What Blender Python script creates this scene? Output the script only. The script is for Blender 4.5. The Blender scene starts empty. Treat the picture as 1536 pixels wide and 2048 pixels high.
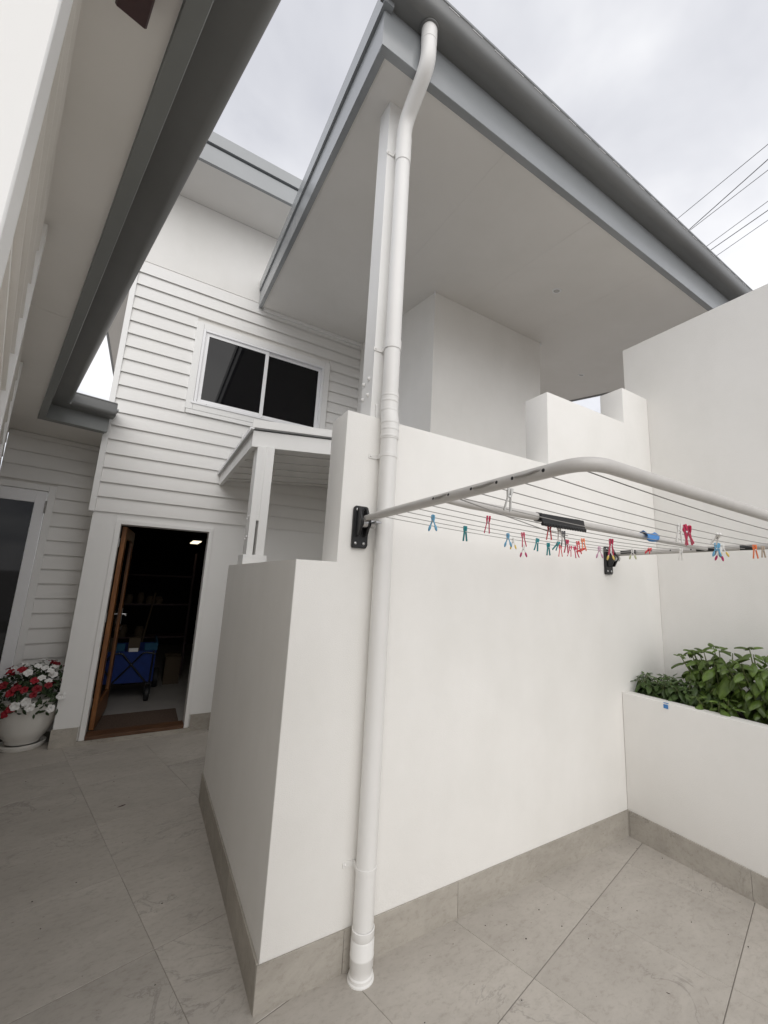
import bpy, bmesh, math, random
from mathutils import Vector, Matrix
random.seed(7)
PI = math.pi
scene = bpy.context.scene
COL = scene.collection

# ------------------------------------------------------------------ camera
yaw, pitch, roll = 0.5545066, 0.1859580, 0.0423454
ca, sa, cb, sb = math.cos(yaw), math.sin(yaw), math.cos(pitch), math.sin(pitch)
fwd = Vector((sa*cb, ca*cb, sb)); r0 = Vector((ca, -sa, 0)); u0 = r0.cross(fwd)
right = math.cos(roll)*r0 + math.sin(roll)*u0
up = -math.sin(roll)*r0 + math.cos(roll)*u0
cam = bpy.data.cameras.new('camera'); camo = bpy.data.objects.new('camera', cam); COL.objects.link(camo)
back = -fwd
camo.matrix_world = Matrix(((right.x, up.x, back.x, -0.535), (right.y, up.y, back.y, -1.803), (right.z, up.z, back.z, 1.55), (0, 0, 0, 1)))
cam.sensor_fit = 'VERTICAL'; cam.sensor_height = 36; cam.sensor_width = 27
cam.lens = 834.6836/2048*36
cam.shift_x = -55.527/2048; cam.shift_y = -13.177/2048
cam.clip_start = 0.01; cam.clip_end = 1000
scene.camera = camo

# ------------------------------------------------------------------ sky, sun, exposure
SUN = Vector((-0.22, -0.77, 0.60)).normalized()
world = bpy.data.worlds.new("World"); scene.world = world; world.use_nodes = True
wn = world.node_tree.nodes; wl = world.node_tree.links; wn.clear()
def N(t, **kw):
    n = wn.new(t)
    for k, v in kw.items(): setattr(n, k, v)
    return n
out = N('ShaderNodeOutputWorld'); bg = N('ShaderNodeBackground'); bg.inputs['Strength'].default_value = 0.1
sky = N('ShaderNodeTexSky', sky_type='NISHITA'); sky.sun_disc = False
sky.sun_elevation = math.asin(SUN.z); sky.sun_rotation = math.atan2(SUN.x, SUN.y)
tc = N('ShaderNodeTexCoord'); sep = N('ShaderNodeSeparateXYZ'); wl.new(tc.outputs['Generated'], sep.inputs[0])
mx = N('ShaderNodeMath', operation='MAXIMUM'); wl.new(sep.outputs['Z'], mx.inputs[0]); mx.inputs[1].default_value = 0.03
ad = N('ShaderNodeMath', operation='ADD'); wl.new(mx.outputs[0], ad.inputs[0]); ad.inputs[1].default_value = 0.22
dx = N('ShaderNodeMath', operation='DIVIDE'); wl.new(sep.outputs['X'], dx.inputs[0]); wl.new(ad.outputs[0], dx.inputs[1])
dy = N('ShaderNodeMath', operation='DIVIDE'); wl.new(sep.outputs['Y'], dy.inputs[0]); wl.new(ad.outputs[0], dy.inputs[1])
cmb = N('ShaderNodeCombineXYZ'); wl.new(dx.outputs[0], cmb.inputs[0]); wl.new(dy.outputs[0], cmb.inputs[1]); cmb.inputs[2].default_value = 3.7
nz = N('ShaderNodeTexNoise'); nz.inputs['Scale'].default_value = 2.3; nz.inputs['Detail'].default_value = 5; nz.inputs['Roughness'].default_value = 0.5
nz.inputs['Distortion'].default_value = 0.4
wl.new(cmb.outputs[0], nz.inputs['Vector'])
rp = N('ShaderNodeValToRGB'); wl.new(nz.outputs['Fac'], rp.inputs[0])
e = rp.color_ramp.elements
e[0].position = 0.30; e[0].color = (0.575, 0.585, 0.635, 1)
e[1].position = 0.70; e[1].color = (0.97, 0.97, 0.985, 1)
m_ = e.new(0.52); m_.color = (0.755, 0.762, 0.80, 1)
sc = N('ShaderNodeVectorMath', operation='SCALE'); wl.new(rp.outputs[0], sc.inputs[0]); gr = N('ShaderNodeMapRange'); wl.new(mx.outputs[0], gr.inputs[0]); gr.interpolation_type = 'SMOOTHSTEP'
gr.inputs[1].default_value = 0.25; gr.inputs[2].default_value = 0.85; gr.inputs[3].default_value = 8.4; gr.inputs[4].default_value = 7.4
wl.new(gr.outputs[0], sc.inputs['Scale'])
mixw = N('ShaderNodeMix', data_type='RGBA'); mixw.inputs['Factor'].default_value = 0.95
wl.new(sky.outputs[0], mixw.inputs['A']); wl.new(sc.outputs[0], mixw.inputs['B'])
wl.new(mixw.outputs['Result'], bg.inputs['Color']); wl.new(bg.outputs[0], out.inputs['Surface'])
sl = bpy.data.lights.new('sun', 'SUN'); sl.energy = 1.08; sl.angle = math.radians(70); sl.color = (1, 0.97, 0.92)
so = bpy.data.objects.new('sun', sl); COL.objects.link(so)
so.rotation_euler = SUN.to_track_quat('Z', 'Y').to_euler()
vs = scene.view_settings; vs.view_transform = 'Standard'; vs.look = 'None'; vs.gamma = 1; vs.use_curve_mapping = False
vs.exposure = 0.58
scene.render.engine = 'CYCLES'
scene.cycles.max_bounces = 10; scene.cycles.diffuse_bounces = 8

# ------------------------------------------------------------------ helpers
class MB:
    def __init__(s, M=None): s.v = []; s.f = []; s.sm = []; s.M = M or Matrix.Identity(4)
    def add(s, vs, fs, smooth=False):
        o = len(s.v)
        s.v += [s.M @ Vector(p) for p in vs]
        s.f += [tuple(i+o for i in f) for f in fs]; s.sm += [smooth]*len(fs)
        return s
    def bm(s, b, smooth=False):
        b.verts.ensure_lookup_table(); b.verts.index_update()
        s.add([v.co.copy() for v in b.verts], [[v.index for v in f.verts] for f in b.faces], smooth); b.free(); return s
    def box(s, x0, x1, y0, y1, z0, z1, b=0, seg=1):
        x0, x1 = min(x0, x1), max(x0, x1); y0, y1 = min(y0, y1), max(y0, y1); z0, z1 = min(z0, z1), max(z0, z1)
        return s.prism([(x0, y0), (x1, y0), (x1, y1), (x0, y1)], z0, z1, 'z', b, seg)
    def prism(s, poly, a, b_, axis='z', bev=0, seg=1):
        # poly in the plane across axis: z -> (x,y), y -> (x,z), x -> (y,z)
        def P(p, h):
            if axis == 'z': return (p[0], p[1], h)
            if axis == 'y': return (p[0], h, p[1])
            return (h, p[0], p[1])
        b = bmesh.new()
        lo = [b.verts.new(P(p, a)) for p in poly]; hi = [b.verts.new(P(p, b_)) for p in poly]
        n = len(poly)
        b.faces.new(lo); b.faces.new(hi)
        for i in range(n): b.faces.new((lo[i], lo[(i+1) % n], hi[(i+1) % n], hi[i]))
        bmesh.ops.recalc_face_normals(b, faces=b.faces[:])
        if bev: bmesh.ops.bevel(b, geom=b.edges[:], offset=bev, segments=seg, profile=0.5, affect='EDGES')
        return s.bm(b)
    def tube(s, pts, r, n=12, caps=True, smooth=True):
        pts = [Vector(p) for p in pts]; rs = r if isinstance(r, (list, tuple)) else [r]*len(pts)
        rings = []; ref = None
        for i, p in enumerate(pts):
            t = (pts[min(i+1, len(pts)-1)] - pts[max(i-1, 0)]).normalized()
            if ref is None: ref = t.orthogonal().normalized()
            ref = (ref - t*ref.dot(t)).normalized(); w = t.cross(ref)
            rings.append([p + rs[i]*(math.cos(2*PI*k/n)*ref + math.sin(2*PI*k/n)*w) for k in range(n)])
        vs = [q for R in rings for q in R]; fs = []
        for i in range(len(rings)-1):
            for k in range(n): fs.append((i*n+k, i*n+(k+1) % n, (i+1)*n+(k+1) % n, (i+1)*n+k))
        s.add(vs, fs, smooth)
        if caps: s.add(rings[0], [tuple(range(n))[::-1]]); s.add(rings[-1], [tuple(range(n))])
        return s
    def lathe(s, prof, c=(0, 0, 0), n=24, smooth=True):
        vs = []; fs = []
        for r, z in prof:
            for k in range(n): vs.append((c[0]+r*math.cos(2*PI*k/n), c[1]+r*math.sin(2*PI*k/n), c[2]+z))
        for i in range(len(prof)-1):
            for k in range(n): fs.append((i*n+k, i*n+(k+1) % n, (i+1)*n+(k+1) % n, (i+1)*n+k))
        return s.add(vs, fs, smooth)
    def sphere(s, c, r, u=10, v=6, sc=(1, 1, 1)):
        prof = [(math.sin(PI*i/v), -math.cos(PI*i/v)) for i in range(v+1)]
        M0 = s.M; s.M = M0 @ Matrix.Translation(c) @ Matrix.Diagonal((r*sc[0], r*sc[1], r*sc[2], 1)); s.lathe([(max(a, 1e-4), b) for a, b in prof], n=u); s.M = M0
        return s
    def mesh(s, name, off=Vector((0, 0, 0))):
        me = bpy.data.meshes.new(name); me.from_pydata([tuple(p-off) for p in s.v], [], s.f)
        me.polygons.foreach_set('use_smooth', s.sm)
        b = bmesh.new(); b.from_mesh(me); bmesh.ops.recalc_face_normals(b, faces=b.faces[:]); b.to_mesh(me); b.free()
        me.update(); me.set_sharp_from_angle(angle=math.radians(38)); return me

def rootloc(o):
    v = Vector((0, 0, 0))
    while o: v += o.location; o = o.parent
    return v
def part(name, mb, mat, parent=None, kind=None, label=None):
    me = mb.mesh(name, rootloc(parent)); me.materials.append(mat)
    o = bpy.data.objects.new(name, me); COL.objects.link(o); o.parent = parent
    if kind: o['kind'] = kind
    if label: o['label'] = label
    return o
def thing(name, label, cat, loc=(0, 0, 0), group=None):
    o = bpy.data.objects.new(name, None); COL.objects.link(o); o.location = loc
    o.empty_display_size = 0.1; o['label'] = label; o['category'] = cat
    if group: o['group'] = group
    return o
def single(name, mb, mat, label, cat, loc=(0, 0, 0), group=None):
    me = mb.mesh(name, Vector(loc)); me.materials.append(mat)
    o = bpy.data.objects.new(name, me); COL.objects.link(o); o.location = loc
    o['label'] = label; o['category'] = cat
    if group: o['group'] = group
    return o
def inst(name, me, parent, M):
    o = bpy.data.objects.new(name, me); COL.objects.link(o); o.parent = parent
    o.matrix_local = Matrix.Translation(-rootloc(parent)) @ M if parent else M
    return o

# ------------------------------------------------------------------ materials
def mat(name, col, rough=0.5, var=0.0, vscale=3.0, bump=0.0, bscale=200.0, metal=0.0, spec=0.5, col2=None, stretch=(1, 1, 1), rand=0.0, dirt=0.0, transl=0, streak=0.0):
    m = bpy.data.materials.new(name); m.use_nodes = True
    nt = m.node_tree; n = nt.nodes; l = nt.links; p = n['Principled BSDF']
    p.inputs['Roughness'].default_value = rough; p.inputs['Metallic'].default_value = metal
    p.inputs['Specular IOR Level'].default_value = spec
    c = (*col, 1); p.inputs['Base Color'].default_value = c
    t = n.new('ShaderNodeTexCoord'); mp = n.new('ShaderNodeMapping'); l.new(t.outputs['Object'], mp.inputs[0]); mp.inputs['Scale'].default_value = stretch
    src = None
    if var or col2:
        a = n.new('ShaderNodeTexNoise'); a.inputs['Scale'].default_value = vscale; a.inputs['Detail'].default_value = 6; a.inputs['Roughness'].default_value = 0.6
        l.new(mp.outputs[0], a.inputs['Vector'])
        r = n.new('ShaderNodeValToRGB'); l.new(a.outputs['Fac'], r.inputs[0])
        d = tuple(x*(1-var) for x in col) if not col2 else col2
        r.color_ramp.elements[0].position = 0.35; r.color_ramp.elements[0].color = (*d, 1)
        r.color_ramp.elements[1].position = 0.65; r.color_ramp.elements[1].color = c
        src = r.outputs[0]
    if dirt:
        a = n.new('ShaderNodeTexNoise'); a.inputs['Scale'].default_value = 1.3; a.inputs['Detail'].default_value = 8; a.inputs['Roughness'].default_value = 0.65
        l.new(t.outputs['Object'], a.inputs['Vector'])
        r = n.new('ShaderNodeValToRGB'); l.new(a.outputs['Fac'], r.inputs[0])
        r.color_ramp.elements[0].position = 0.3; r.color_ramp.elements[0].color = (1-dirt, 1-dirt, 1-dirt*1.15, 1)
        r.color_ramp.elements[1].position = 0.6; r.color_ramp.elements[1].color = (1, 1, 1, 1)
        mm = n.new('ShaderNodeMix'); mm.data_type = 'RGBA'; mm.blend_type = 'MULTIPLY'; mm.inputs['Factor'].default_value = 1
        if src: l.new(src, mm.inputs['A'])
        else: mm.inputs['A'].default_value = c
        l.new(r.outputs[0], mm.inputs['B']); src = mm.outputs['Result']
    if streak:
        ms_ = n.new('ShaderNodeMapping'); l.new(t.outputs['Object'], ms_.inputs[0]); ms_.inputs['Scale'].default_value = (2.2, 2.2, 0.8)
        a = n.new('ShaderNodeTexNoise'); a.inputs['Scale'].default_value = 1.6; a.inputs['Detail'].default_value = 7; a.inputs['Roughness'].default_value = 0.6; l.new(ms_.outputs[0], a.inputs['Vector'])
        r = n.new('ShaderNodeValToRGB'); l.new(a.outputs['Fac'], r.inputs[0])
        r.color_ramp.elements[0].position = 0.32; r.color_ramp.elements[0].color = (1-streak, 1-streak, 1-streak*1.1, 1)
        r.color_ramp.elements[1].position = 0.56; r.color_ramp.elements[1].color = (1, 1, 1, 1)
        mm = n.new('ShaderNodeMix'); mm.data_type = 'RGBA'; mm.blend_type = 'MULTIPLY'; mm.inputs['Factor'].default_value = 1
        if src: l.new(src, mm.inputs['A'])
        else: mm.inputs['A'].default_value = c
        l.new(r.outputs[0], mm.inputs['B']); src = mm.outputs['Result']
    if rand:
        oi = n.new('ShaderNodeObjectInfo'); h = n.new('ShaderNodeHueSaturation')
        mr = n.new('ShaderNodeMapRange'); l.new(oi.outputs['Random'], mr.inputs[0]); mr.inputs[3].default_value = 1-rand; mr.inputs[4].default_value = 1+rand
        l.new(mr.outputs[0], h.inputs['Value'])
        if src: l.new(src, h.inputs['Color'])
        else: h.inputs['Color'].default_value = c
        src = h.outputs[0]
    if src: l.new(src, p.inputs['Base Color'])
    if bump:
        b = n.new('ShaderNodeTexNoise'); b.inputs['Scale'].default_value = bscale; b.inputs['Detail'].default_value = 3
        l.new(mp.outputs[0], b.inputs['Vector'])
        bp = n.new('ShaderNodeBump'); bp.inputs['Strength'].default_value = bump; bp.inputs['Distance'].default_value = 0.002
        l.new(b.outputs['Fac'], bp.inputs['Height']); l.new(bp.outputs[0], p.inputs['Normal'])
    if transl:
        tr = n.new('ShaderNodeBsdfTranslucent'); ms = n.new('ShaderNodeMixShader'); ms.inputs[0].default_value = transl
        if src: l.new(src, tr.inputs[0])
        else: tr.inputs[0].default_value = c
        l.new(p.outputs[0], ms.inputs[1]); l.new(tr.outputs[0], ms.inputs[2]); l.new(ms.outputs[0], n['Material Output'].inputs[0])
    return m

def stone_mat(name, base, dark, seedoff=0.0):
    m = bpy.data.materials.new(name); m.use_nodes = True
    nt = m.node_tree; n = nt.nodes; l = nt.links; p = n['Principled BSDF']; p.inputs['Roughness'].default_value = 0.62; p.inputs['Specular IOR Level'].default_value = 0.35
    t = n.new('ShaderNodeTexCoord'); oi = n.new('ShaderNodeObjectInfo')
    ml = n.new('ShaderNodeMath'); ml.operation = 'MULTIPLY'; l.new(oi.outputs['Random'], ml.inputs[0]); ml.inputs[1].default_value = 37.0
    cb_ = n.new('ShaderNodeCombineXYZ'); l.new(ml.outputs[0], cb_.inputs[0]); l.new(ml.outputs[0], cb_.inputs[1]); l.new(ml.outputs[0], cb_.inputs[2])
    va = n.new('ShaderNodeVectorMath'); va.operation = 'ADD'; l.new(t.outputs['Object'], va.inputs[0]); l.new(cb_.outputs[0], va.inputs[1])
    mp = n.new('ShaderNodeMapping'); l.new(va.outputs[0], mp.inputs[0]); mp.inputs['Rotation'].default_value = (0, 0, math.radians(-13.2)); mp.inputs['Scale'].default_value = (1.0, 1.7, 1.7)
    def noise(sc_, det, ro, dist=0.0):
        a = n.new('ShaderNodeTexNoise'); a.inputs['Scale'].default_value = sc_; a.inputs['Detail'].default_value = det; a.inputs['Roughness'].default_value = ro; a.inputs['Distortion'].default_value = dist
        l.new(mp.outputs[0], a.inputs['Vector']); return a
    def ramp(a, stops):
        r = n.new('ShaderNodeValToRGB'); l.new(a, r.inputs[0]); el = r.color_ramp.elements
        el[0].position, el[0].color = stops[0][0], (*stops[0][1], 1); el[1].position, el[1].color = stops[-1][0], (*stops[-1][1], 1)
        for s_ in stops[1:-1]: q = el.new(s_[0]); q.color = (*s_[1], 1)
        return r.outputs[0]
    def mul(a, b):
        mm = n.new('ShaderNodeMix'); mm.data_type = 'RGBA'; mm.blend_type = 'MULTIPLY'; mm.inputs['Factor'].default_value = 1
        l.new(a, mm.inputs['A']); l.new(b, mm.inputs['B']); return mm.outputs['Result']
    a1 = noise(2.2, 9, 0.68, 0.6); c1 = ramp(a1.outputs['Fac'], [(0.30, dark), (0.5, tuple((x+y)/2 for x, y in zip(base, dark))), (0.68, base)])
    a2 = noise(28, 6, 0.75, 0.3); c2 = ramp(a2.outputs['Fac'], [(0.32, (0.84, 0.83, 0.815)), (0.48, (1, 1, 1)), (0.75, (1.06, 1.06, 1.06))])
    # veins: thin bands where a distorted noise crosses one half
    a3 = noise(1.5, 7, 0.62, 1.2)
    sb_ = n.new('ShaderNodeMath'); sb_.operation = 'SUBTRACT'; l.new(a3.outputs['Fac'], sb_.inputs[0]); sb_.inputs[1].default_value = 0.5
    ab = n.new('ShaderNodeMath'); ab.operation = 'ABSOLUTE'; l.new(sb_.outputs[0], ab.inputs[0])
    a4 = noise(1.1, 4, 0.5)
    vs_ = n.new('ShaderNodeMapRange'); l.new(ab.outputs[0], vs_.inputs[0]); vs_.inputs[1].default_value = 0.0; vs_.inputs[2].default_value = 0.012; vs_.inputs[3].default_value = 0.0; vs_.inputs[4].default_value = 1.0
    g = n.new('ShaderNodeMapRange'); l.new(a4.outputs['Fac'], g.inputs[0]); g.inputs[1].default_value = 0.50; g.inputs[2].default_value = 0.58; g.inputs[3].default_value = 0; g.inputs[4].default_value = 0.26
    iv = n.new('ShaderNodeMath'); iv.operation = 'SUBTRACT'; iv.inputs[0].default_value = 1; l.new(vs_.outputs[0], iv.inputs[1])
    am = n.new('ShaderNodeMath'); am.operation = 'MULTIPLY'; l.new(iv.outputs[0], am.inputs[0]); l.new(g.outputs[0], am.inputs[1])
    i2 = n.new('ShaderNodeMath'); i2.operation = 'SUBTRACT'; i2.inputs[0].default_value = 1; l.new(am.outputs[0], i2.inputs[1])
    # small pits
    vo = n.new('ShaderNodeTexVoronoi'); vo.inputs['Scale'].default_value = 9; l.new(mp.outputs[0], vo.inputs['Vector'])
    pt = ramp(vo.outputs['Distance'], [(0.02, (0.55, 0.53, 0.5)), (0.05, (1, 1, 1))])
    tint = n.new('ShaderNodeMapRange'); l.new(oi.outputs['Random'], tint.inputs[0]); tint.inputs[3].default_value = 0.93; tint.inputs[4].default_value = 1.06
    c = mul(mul(mul(mul(c1, c2), i2.outputs[0]), tint.outputs[0]), pt)
    l.new(c, p.inputs['Base Color'])
    bp = n.new('ShaderNodeBump'); bp.inputs['Strength'].default_value = 0.25; bp.inputs['Distance'].default_value = 0.003
    l.new(a2.outputs['Fac'], bp.inputs['Height']); l.new(bp.outputs[0], p.inputs['Normal'])
    return m

RENDER = mat('white_render', (0.83, 0.815, 0.785), 0.85, bump=0.5, bscale=260, dirt=0.05, streak=0.028)
BOARDW = mat('white_board_paint', (0.80, 0.79, 0.77), 0.5, bump=0.12, bscale=90, dirt=0.04, rand=0.015)
TRIMW = mat('white_trim_paint', (0.82, 0.815, 0.80), 0.42, bump=0.06, bscale=120, dirt=0.03)
SOFFIT = mat('soffit_paint', (0.77, 0.75, 0.72), 0.7, bump=0.08, bscale=120, dirt=0.05)
PIPEW = mat('white_plastic_pipe', (0.80, 0.79, 0.77), 0.38, bump=0.08, bscale=60, dirt=0.05)
OLDW = mat('weathered_white_paint', (0.81, 0.79, 0.76), 0.6, bump=0.3, bscale=60, dirt=0.10)
GREY = mat('grey_roof_metal', (0.28, 0.295, 0.305), 0.24, var=0.08, vscale=2, spec=0.85)
GREYF = mat('charcoal_fascia_paint', (0.21, 0.22, 0.215), 0.4, var=0.08, vscale=2)
GREYD = mat('grey_gutter_metal', (0.165, 0.168, 0.165), 0.34, var=0.12, vscale=2)
ALU = mat('white_aluminium', (0.84, 0.84, 0.85), 0.3)
TILE = stone_mat('beige_stone_tile', (0.47, 0.437, 0.395), (0.375, 0.346, 0.310))
SKIRT = stone_mat('skirting_stone_tile', (0.45, 0.418, 0.37), (0.32, 0.294, 0.256))
GROUT = mat('grout', (0.20, 0.185, 0.165), 0.9, bump=0.3)
GROUND = mat('paving_ground', (0.30, 0.28, 0.26), 0.9, var=0.2)
CLGREY = mat('grey_powder_coat', (0.53, 0.51, 0.485), 0.36, bump=0.1, bscale=300, var=0.06, vscale=20)
BLACK = mat('black_plastic', (0.012, 0.012, 0.013), 0.4)
STEEL = mat('steel', (0.55, 0.55, 0.55), 0.3, metal=1.0)
CORD = mat('grey_line_cord', (0.30, 0.29, 0.275), 0.6)
WOOD = mat('brown_timber', (0.27, 0.11, 0.03), 0.4, col2=(0.15, 0.055, 0.016), vscale=6, stretch=(6, 6, 0.6), bump=0.1, bscale=60)
SILL = mat('dark_timber_sill', (0.14, 0.065, 0.03), 0.55, col2=(0.07, 0.032, 0.015), vscale=8, stretch=(0.8, 8, 8))
MATF = mat('brown_coir', (0.13, 0.085, 0.06), 1.0, var=0.5, vscale=60, bump=1.0, bscale=400)
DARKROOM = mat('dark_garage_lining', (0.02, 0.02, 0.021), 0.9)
GLASS = mat('dark_window_glass', (0.004, 0.004, 0.005), 0.03, spec=0.32)
CONC = mat('garage_concrete', (0.33, 0.31, 0.29), 0.75, var=0.15, vscale=3)
SOIL = mat('potting_soil', (0.035, 0.024, 0.016), 1.0, var=0.5, vscale=60, bump=1.0, bscale=120)
BASIL = mat('basil_leaf', (0.12, 0.185, 0.035), 0.36, col2=(0.07, 0.115, 0.022), vscale=25, rand=0.3, transl=0.15, spec=0.4)
MINT = mat('mint_leaf', (0.09, 0.15, 0.038), 0.5, col2=(0.055, 0.095, 0.026), vscale=30, rand=0.3, transl=0.12)
STEM = mat('green_stem', (0.10, 0.12, 0.04), 0.6)
LEAFD = mat('petunia_leaf', (0.035, 0.065, 0.02), 0.6, var=0.4, vscale=30)
PETW = mat('white_petal', (0.80, 0.79, 0.77), 0.6, rand=0.06, transl=0.1)
PETR = mat('red_petal', (0.27, 0.006, 0.016), 0.6, rand=0.3, transl=0.1)
POTW = mat('glazed_white_pot', (0.72, 0.70, 0.66), 0.3, dirt=0.06)
BLUEF = mat('blue_fabric', (0.009, 0.034, 0.19), 0.8, var=0.2, vscale=15, bump=0.2, bscale=400)
TEALF = mat('teal_fabric', (0.012, 0.085, 0.16), 0.8, var=0.2, vscale=15)
RUBBER = mat('black_rubber', (0.015, 0.015, 0.016), 0.6)
TAPE = mat('blue_tape', (0.05, 0.20, 0.48), 0.55, bump=0.3, bscale=120)
BROWN = mat('dark_brown_timber', (0.06, 0.03, 0.03), 0.6, var=0.3, vscale=10)
CARD = mat('brown_cardboard', (0.085, 0.06, 0.035), 0.8)
LENS = mat('downlight_lens', (0.42, 0.41, 0.39), 0.3)
WIRE = mat('power_cable', (0.14, 0.14, 0.15), 0.6)
ROOF = mat('roof_sheet', (0.35, 0.36, 0.37), 0.45)
def emit(name, col, s):
    m = bpy.data.materials.new(name); m.use_nodes = True; n = m.node_tree.nodes; p = n['Principled BSDF']
    p.inputs['Base Color'].default_value = (*col, 1); p.inputs['Emission Color'].default_value = (*col, 1); p.inputs['Emission Strength'].default_value = s
    return m
LAMP = emit('lit_tube', (1.0, 0.86, 0.62), 1.1)

# ------------------------------------------------------------------ ground and tiled courtyard
RA = math.radians(13.2); cR, sR = math.cos(RA), math.sin(RA)
SL = 0.018
g = part('ground', MB().add([(-300, -300, -0.4), (300, -300, -0.4), (300, 300, -0.4), (-300, 300, -0.4)], [(0, 1, 2, 3)]), GROUND, kind='structure')
def T(a, b, dz=0.0):
    x, y = a*cR-b*sR, a*sR+b*cR
    return (x, y, -SL*y+dz)
floor = part('floor', MB().add([T(-4, -6, -0.0024), T(5, -6, -0.0024), T(5, 4.3, -0.0024), T(-4, 4.3, -0.0024), T(-4, -6, -0.06), T(5, -6, -0.06), T(5, 4.3, -0.06), T(-4, 4.3, -0.06)],
      [(0, 1, 2, 3), (7, 6, 5, 4), (0, 4, 5, 1), (1, 5, 6, 2), (2, 6, 7, 3), (3, 7, 4, 0)]), GROUT, kind='structure')
rows = [-3.5, -2.92, -2.34, -1.76, -1.19, -0.62, -0.03, 0.552, 1.193, 1.84, 2.52, 3.17, 3.8]
colsL = [-3.12, -2.53, -1.94, -1.35, -0.76, -0.17, 0.42, 1.01]
colsR = [-3.12, -2.53, -1.94, -1.35, -0.76, -0.17, 0.352, 0.89, 1.44, 1.98, 2.52, 3.06]
def tile(a0, a1, b0, b1, lift):
    g_ = 0.0006; gb = 0.0019; ch = 0.0013
    m = MB(); c = [(a0+g_, b0+gb), (a1-g_, b0+gb), (a1-g_, b1-gb), (a0+g_, b1-gb)]
    ci = [(a0+g_+ch, b0+gb+ch), (a1-g_-ch, b0+gb+ch), (a1-g_-ch, b1-gb-ch), (a0+g_+ch, b1-gb-ch)]
    v = [T(*p, -0.02) for p in c] + [T(*p, -ch+lift) for p in c] + [T(*p, lift) for p in ci]
    f = [(8, 9, 10, 11)]
    for i in range(4):
        j = (i+1) % 4; f += [(i, j, 4+j, 4+i), (4+i, 4+j, 8+j, 8+i)]
    m.add(v, f); return m
for j in range(len(rows)-1):
    cols = colsR if rows[j+1] <= 0.0 else colsL
    for i in range(len(cols)-1):
        ac, bc = (cols[i]+cols[i+1])/2, (rows[j]+rows[j+1])/2
        x, y, z = T(ac, bc)
        if x > 3.1 or x < -2.6: continue
        t = part('floor_tile', tile(cols[i], cols[i+1], rows[j], rows[j+1], random.uniform(-.0004, .0004)), TILE, floor)
for a, b, r in ((-0.62, 1.62, 0.9), ):
    pass

# ------------------------------------------------------------------ laundry wall (stepped render wall)
W = thing('garden_wall', 'white rendered stepped courtyard wall carrying the downpipe and clothes airer', 'wall', (0.1, 0.1, 0))
prof = [(0.01, -0.1), (2.93, -0.1), (2.93, 3.203), (2.565, 3.203), (2.565, 2.898), (1.65, 2.898), (1.65, 2.375), (0.197, 2.375), (0.197, 1.635), (0.01, 1.635)]
part('wall_body', MB().prism(prof, 0.008, 0.208, 'y', 0.003, 2), RENDER, W)
part('return_wall', MB().box(0.0096, 0.21, 0.0125, 1.77, -0.1, 1.6353), RENDER, W)
def skirt(segs, mk, parent):
    for a, b in segs: part('skirting_tile', mk(a+0.0008, b-0.0008), SKIRT, parent)
skirt([(0.0, 0.345), (0.345, 0.935), (0.935, 2.347)], lambda a, b: MB().box(a, b, 0.0, 0.0075, -0.05, 0.152, 0.0012), W)
skirt([(0.0085, 0.60), (0.60, 1.19), (1.19, 1.779)], lambda a, b: MB().box(0.0, 0.0097, a, b, -0.08, 0.152, 0.0012), W)
part('skirting_tile', MB().box(0.0, 0.21, 1.7705, 1.779, -0.08, 0.1515, 0.0012), SKIRT, W)

# ------------------------------------------------------------------ tall boundary wall, planter
B = thing('boundary_wall', 'tall plain white rendered wall at the right behind the raised planter', 'wall', (3.03, -2, 0))
part('wall_body', MB().box(2.9325, 3.13, -3.6, 0.2, -0.2, 3.757, 0.003), RENDER, B)
P = thing('raised_planter', 'white rendered raised planter box with stone skirting in the right corner', 'planter', (2.6, -1.5, 0))
part('planter_wall', MB().box(2.357, 2.452, -3.6, 0.006, -0.1, 0.876, 0.004, 2), RENDER, P)
part('soil', MB().box(2.4525, 2.93, -3.6, 0.006, 0.3, 0.835), SOIL, P, kind='stuff')
skirt([(-3.6, -2.44), (-2.44, -1.85), (-1.85, -1.26), (-1.26, -0.665), (-0.665, -0.009)], lambda a, b: MB().box(2.347, 2.3563, a, b, -0.05, 0.152, 0.0012), P)
skirt([(0, 1)], lambda a, b: MB().box(2.3475, 2.3565, -0.0085, 0.0078, -0.05, 0.1515), P)
tp = single('tape_strip', MB().box(2.3535, 2.3565, -0.297, -0.270, 0.845, 0.868).box(2.354, 2.366, -0.297, -0.270, 0.8764, 0.878), TAPE, 'small torn strip of blue tape on the planter edge', 'tape', (2.355, -0.283, 0.86))

# ------------------------------------------------------------------ porch roof (skillion)
S = 0.1765
def zr(y): return 4.385 + S*(y-0.02)       # soffit height
def xr(y): return 0.189 + (y+0.165)*(0.284-0.189)/3.6   # inner rake edge
R = thing('porch_roof', 'skillion porch roof with grey gutter and fascia over a pale sheeted soffit', 'roof', (2.7, 1.6, 4.6))
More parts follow.
